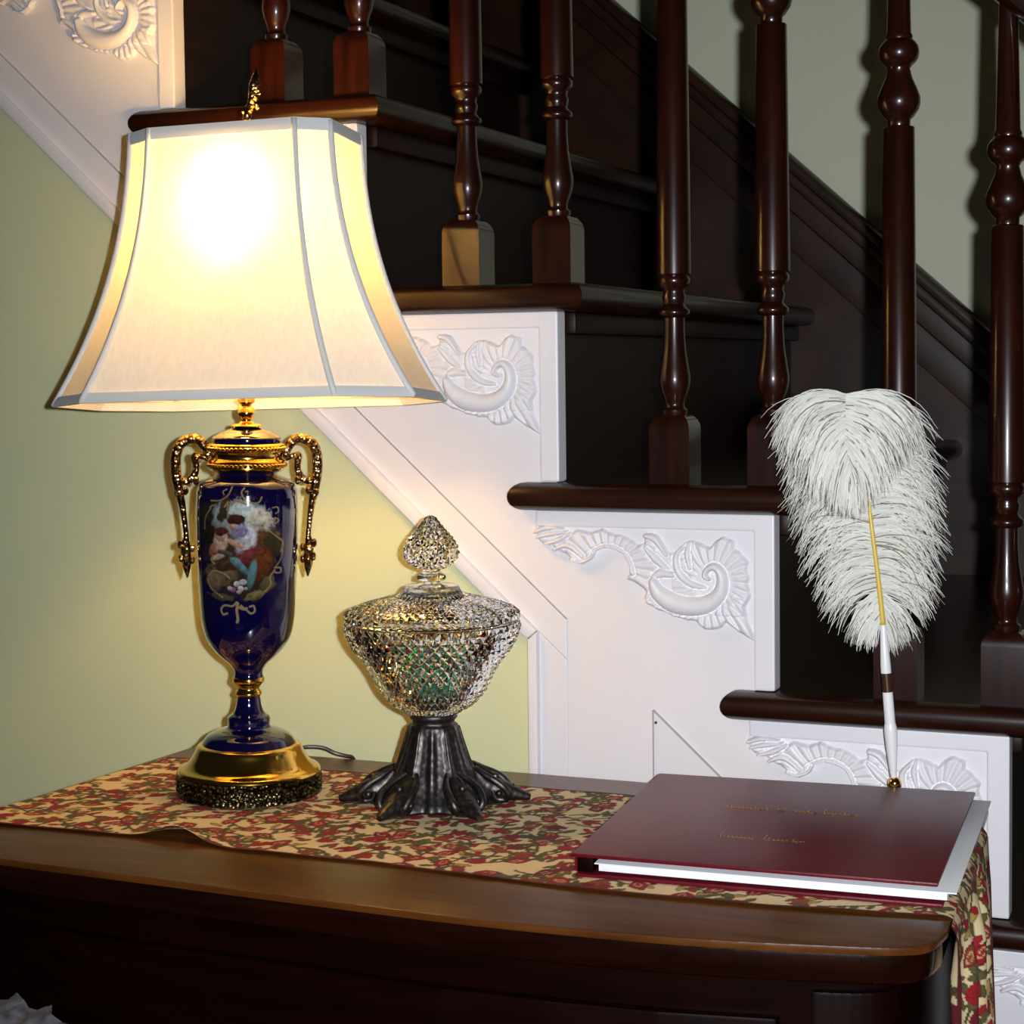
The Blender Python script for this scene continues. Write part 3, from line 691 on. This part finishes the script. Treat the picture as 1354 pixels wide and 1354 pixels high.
finp = [(684.6, 2), (688, 6), (694, 10), (702, 16), (713, 25), (723, 31.5), (731, 34.5), (738, 33.5), (745, 29), (751, 20), (754.5, 12.5)]
fix(obj('lid_finial', *lattice(finp, 18, 15, .0030, None), GLASS, o, smooth=False))
base = [(943, 28), (945, 31), (948, 31.8), (951, 31), (953, 28.5), (958, 28), (960, 31.5), (966, 33), (977, 35.5), (990, 39.5), (1000, 43), (1012, 47.5), (1022, 52), (1032, 57), (1040, 62.5), (1047, 68), (1053, 74), (1059, 78), (1062, 78), (1063.5, 76)]
A0 = math.radians(21)
def fmod(r, z, t):
    wv = max(0, min(1, (dv(958)-z)/.012)); lowf = max(0, 1-z/.035)
    return r*(1+wv*(.045*math.cos(12*(t-A0))+.018*math.cos(24*(t-A0)))) + lowf*.0065*math.cos(6*(t-A0))
MB().lathe([(r, z) for r, z in refine([(h/DS, dv(v)) for v, h in base], 2)][::-1], 120, mod=fmod).build('foot_column', PEWTER, dish, sharp=60)
for i in range(6):
    a = A0+i*math.pi/3; d = np.array((math.cos(a), math.sin(a), 0)); n_ = np.array((-math.sin(a), math.cos(a), 0))
    def fp(r, z, s=0): return tuple(d*r+n_*s+np.array((0, 0, z)))
    fo = MB().tube([fp(.040, .032), fp(.049, .020), fp(.058, .0140), fp(.068, .0115), fp(.079, .0085), fp(.088, .0060), fp(.0945, .0045)], [.004, .0090, .0115, .0105, .0075, .0050, .0028], 12, 4, flat=1.15)
    for s in (-1, 1):
        fo.tube([fp(.040, .036, s*.006), fp(.052, .029, s*.0135), fp(.064, .022, s*.0165), fp(.073, .0125, s*.0150), fp(.070, .0050, s*.0105), fp(.061, .0060, s*.0110), fp(.058, .0140, s*.0130)], [.0022, .0034, .0038, .0038, .0034, .0028, .0020], 8, 4)
    fo.ball(fp(.060, .0255), .0040, 10, 8); fo.ball(fp(.077, .0155), .0030, 10, 8); fo.ball(fp(.064, .012, .0150), .0036, 10, 8); fo.ball(fp(.064, .012, -.0150), .0036, 10, 8)
    fo.build('foot', PEWTER, dish, sharp=60)
    MB().tube([fp(.0245, dv(962)), fp(.031, dv(995)), fp(.040, dv(1030)), fp(.047, dv(1045))], [.0012, .0024, .003, .002], 8, 4).build('rib', PEWTER, dish, sharp=180)
cn = empty('wrapped_candy', (DB[0]+.010, DB[1]-.016, DB[2]+dv(926)+.010)); tag(cn, 'green foil wrapped candy inside the cut glass dish', 'candy')
MB().ball((0, 0, 0.004), .0150, 14, 10, (1.2, .95, .95)).build('wrapped_sweet', CANDY, cn)
for s in (-1, 1):
    MB().lathe([(.002, 0), (.006, .005), (.0085, .010), (.006, .0105)], 10).build('twisted_end', CANDY, cn).matrix_basis = Matrix.Translation((s*.0165, 0, .005)) @ Matrix.Rotation(s*1.2, 4, 'Y')
# ------------------------------------------------------------------ guest book
gb = empty('guest_book', (.528, -.235, TZ+.0026)); tag(gb, 'maroon closed book with gold script lying on the table runner', 'book')
cov = [(.3603, -.066), (.6671, -.0436), (.6812, -.3590), (.3795, -.3733)]
cov = [np.array(p) for p in cov]
def quad(u, v):    # u: spine to fore edge, v: front to back
    return (cov[3]*(1-u)*(1-v)+cov[2]*u*(1-v)+cov[1]*u*v+cov[0]*(1-u)*v)
def slab(name, u0, u1, v0, v1, z0, z1, mat, bev, dx=0, dy=0, par=gb):
    p = [quad(u, v)+np.array((dx, dy)) for u, v in ((u0, v0), (u1, v0), (u1, v1), (u0, v1))]
    return MB().prism([tuple(q) for q in p], 2, z0, z1, bev).build(name, mat, par, world=True)
zb = TZ+.0028
slab('back_cover', 0, 1.0, -.006, .985, zb, zb+.0030, LEATHER, .0010, .004, 0)
slab('page_block', .065, 1.010, .006, .985, zb+.0055, zb+.0118, PAPER, .0005, .004, 0)
slab('page', .055, 1.034, .0, .985, zb+.0121, zb+.0131, PAPER, .0002, .0045, -.002)
slab('front_cover', 0, 1, 0, 1, TZ+.0188, TZ+.022, LEATHER, .0012)
slab('spine', .0, .016, .03, .97, zb+.001, TZ+.0208, LEATHER, .0015)
slab('inner_binding', .014, .06, .012, .98, zb+.0028, TZ+.0190, TABLED, .0008)
def script(words, v, name):
    mb = MB(); rr = random.Random(len(words)*7+3)
    for (ua, ub) in words:
        n = max(3, int((ub-ua)/.012)); pts = []
        hz = .018
        for i in range(n+1):
            u = ua+(ub-ua)*i/n
            top = hz*rr.choice([.5, .55, .6, 1.35, .5]) * (1.9 if i == 0 else 1)
            for uu, vv in ((u, 0), (u+.006, top), (u+.003, top*.9), (u+.007, -.001 if rr.random() < .85 else -hz*.7)):
                q = quad(uu, v+vv); pts.append((q[0], q[1], TZ+.0221))
        mb.tube(pts, .00030, 5, 2)
    o = mb.build(name, GOLDF, gb, sharp=180, world=True)
script([(.300, .432), (.455, .478), (.505, .572), (.592, .690)], .615, 'gold_lettering')
script([(.352, .448), (.480, .545), (.562, .592)], .285, 'gold_lettering')
# ------------------------------------------------------------------ feather pen
BALL = on(1183, 1036, 1, -.034); PD = float((BALL-CAM) @ _fw); PS = F/PD
pen = empty('feather_pen', BALL); tag(pen, 'white ostrich feather pen upright in a gold swivel holder behind the book', 'pen')
def pp(u, v, dd=0): return Vector(at_depth(u, v, PD-dd))
hb_ = BALL[2]-(TZ)
MB().lathe([(.0135, 0), (.0135, .003), (.012, .006), (.006, .009), (.0045, .012), (.004, hb_-.004)], 32, (BALL[0], BALL[1], TZ)).build('holder_base', GOLDF, pen, world=True)
MB().ball(BALL, .0068, 20, 14).build('swivel_ball', BRASS, pen, sharp=180, world=True)
def ptube(name, pts, mat): return MB().tube([pp(u, v) for u, v, r in pts], [r/PS for u, v, r in pts], 16, 1).build(name, mat, pen, sharp=60, world=True)
ptube('holder_sleeve', [(1181.6, 1028, 3.6), (1181, 1022, 4.6), (1179, 985, 8.0), (1177.8, 968, 8.8), (1177.4, 962, 8.6), (1177, 957, 7.5)], PENW)
ptube('barrel', [(1178, 970, 7.2), (1173.6, 915, 6.9)], PENW); ptube('barrel_band', [(1173.7, 916, 6.7), (1171.6, 889, 6.6)], PENB)
ptube('barrel_tip', [(1171.7, 890, 7.0), (1171, 880, 7.0), (1168, 830, 4.4), (1167.6, 824, 3.0)], PENW)
rach = [(1167.5, 826, 0), (1165, 800, .001), (1160, 755, .002), (1153, 700, .003), (1146, 645, .002), (1138, 600, .004), (1129, 558, .010), (1122, 532, .020), (1118, 522, .036), (1117, 537, .053), (1118, 577, .064), (1121, 607, .068), (1126, 634, .069)]
MB().tube([pp(*q) for q in rach], [(3.8-2.9*min(1, i/9))/PS for i in range(len(rach))], 8, 3).build('quill_shaft', QUILL, pen, sharp=180, world=True)
def plume():
    P, _ = smooth_path([pp(*q) for q in rach], 0, 12); n = len(P)
    Rv, Uv, Cv = Vector(R2), Vector(U2), Vector(-_fw)
    vs = []; fs = []; cs = []
    rr = random.Random(11)
    seglen = np.r_[0, np.cumsum([(P[i+1]-P[i]).length for i in range(n-1)])]; tot = seglen[-1]
    def barb(org, dirv, length, droop, wid, c, back, curl):
        ns = 9; p = org.copy(); d = dirv.normalized(); st_ = length/ns; b0 = len(vs)
        side = d.cross(Cv).normalized()
        for i in range(ns+1):
            f = i/ns; ww = wid*(1-.75*f**1.5)
            sv = d.cross(Cv); sv = sv.normalized() if sv.length > 1e-4 else side
            vs.append(p+sv*ww); vs.append(p-sv*ww); cs.append(c); cs.append(c)
            d = (d+Vector((0, 0, -1))*droop*(.4+1.5*f)/ns + Cv*curl/ns + Vector((rr.uniform(-1, 1), rr.uniform(-1, 1), rr.uniform(-1, 1)))*.09).normalized(); p = p+d*st_
        for i in range(ns): a = b0+2*i; fs.append((a, a+1, a+3, a+2))
    for i in range(n):
        f = seglen[i]/tot; T = (P[min(i+1, n-1)]-P[max(i-1, 0)]).normalized()
        if f < .015: continue
        m_ = 14
        for q in range(m_):
            for s in (-1, 1):
                fj = f+rr.uniform(-.005, .005); org = P[i]+T*rr.uniform(-.003, .003)-Cv*rr.uniform(.0005, .006)
                if f < .62:      # the upright vane
                    Lb = np.interp(fj, [0, .05, .12, .3, .45, .62], [.027, .045, .066, .086, .091, .088])*rr.uniform(.62, 1.08)
                    up = np.interp(fj, [0, .05, .1, .3, .62], [-1.6, -.45, .0, .30, .55])+rr.uniform(-.22, .22)
                    if f < .1: up -= rr.uniform(0, 1.0)
                    d = Rv*s*1.0+Uv*up+Cv*rr.uniform(-.12, .06); dr = np.interp(fj, [0, .15, .6], [1.0, 1.6, 2.1])*rr.uniform(.7, 1.35)
                    cu = rr.uniform(-.1, .45)
                else:            # the tip curling over to the front
                    Lb = np.interp(fj, [.62, .75, .88, 1], [.090, .088, .066, .034])*rr.uniform(.62, 1.1)
                    org = P[i]+T*rr.uniform(-.003, .003)+Cv*rr.uniform(.0, .004)
                    d = Rv*s*np.interp(fj, [.62, .8, .92, 1], [1.0, .90, .50, .16])*rr.uniform(.75, 1.15)+Uv*np.interp(fj, [.62, .75, .85, 1], [.34, .12, -.35, -1.0])+Cv*np.interp(fj, [.62, .75, 1], [.05, .20, .05])+Vector((rr.uniform(-.10, .10),)*3); dr = rr.uniform(1.7, 2.8); cu = 0.0
                g = rr.uniform(.74, 1.0); c = (.90*g, .895*g, .82*g) if rr.random() < .89 else (.30, .25, .18)
                barb(org, d, Lb, dr, rr.uniform(.00035, .00080), c, 0, cu)
    o = obj('plume_barbs', vs, fs, PLUME, pen, sharp=180, world=True, colors=np.array(cs)); o['kind'] = 'stuff'
plume()
# ------------------------------------------------------------------ stool with a lace cloth, just entering the frame
LC = on(56, 1343, 1, -.72)
so = empty('stool', (LC[0]-.06, LC[1]-.05, FLZ)); tag(so, 'small wooden stool standing in front of the sideboard', 'stool')
sx_, sy_ = LC[0]-.06, LC[1]-.05; zt_ = LC[2]-.033
MB().lathe([(.10, zt_-.03), (.11, zt_-.022), (.11, zt_-.008), (.10, zt_)], 40, (sx_, sy_, 0)).build('seat', TABLED, so, world=True)
for i in range(4):
    a = math.pi/4+i*math.pi/2
    MB().tube([(sx_+.07*math.cos(a), sy_+.07*math.sin(a), zt_-.02), (sx_+.10*math.cos(a), sy_+.10*math.sin(a), FLZ)], [.016, .012], 10, 1).build('leg', TABLED, so, world=True)
vs = []; fs = []; na, nr = 96, 10
for i in range(nr):
    r_ = .02+.075*i/(nr-1)
    for j in range(na):
        a = 2*math.pi*j/na; vs.append((sx_+r_*math.cos(a)*(1+.04*math.sin(17*a)), sy_+r_*math.sin(a)*(1+.04*math.sin(17*a)), zt_+.003+.024*(i/(nr-1))*(.80+.13*math.sin(13*a+.6*math.sin(5*a))+.07*math.sin(41*a))))
for i in range(nr-1):
    for j in range(na): k = (j+1) % na; fs.append((i*na+j, (i+1)*na+j, (i+1)*na+k, i*na+k))
fs.append(tuple(range(na))[::-1])
tag(obj('lace_doily', vs, fs, LACE, None, sharp=180), 'ruffled white lace doily on the small stool', 'doily')
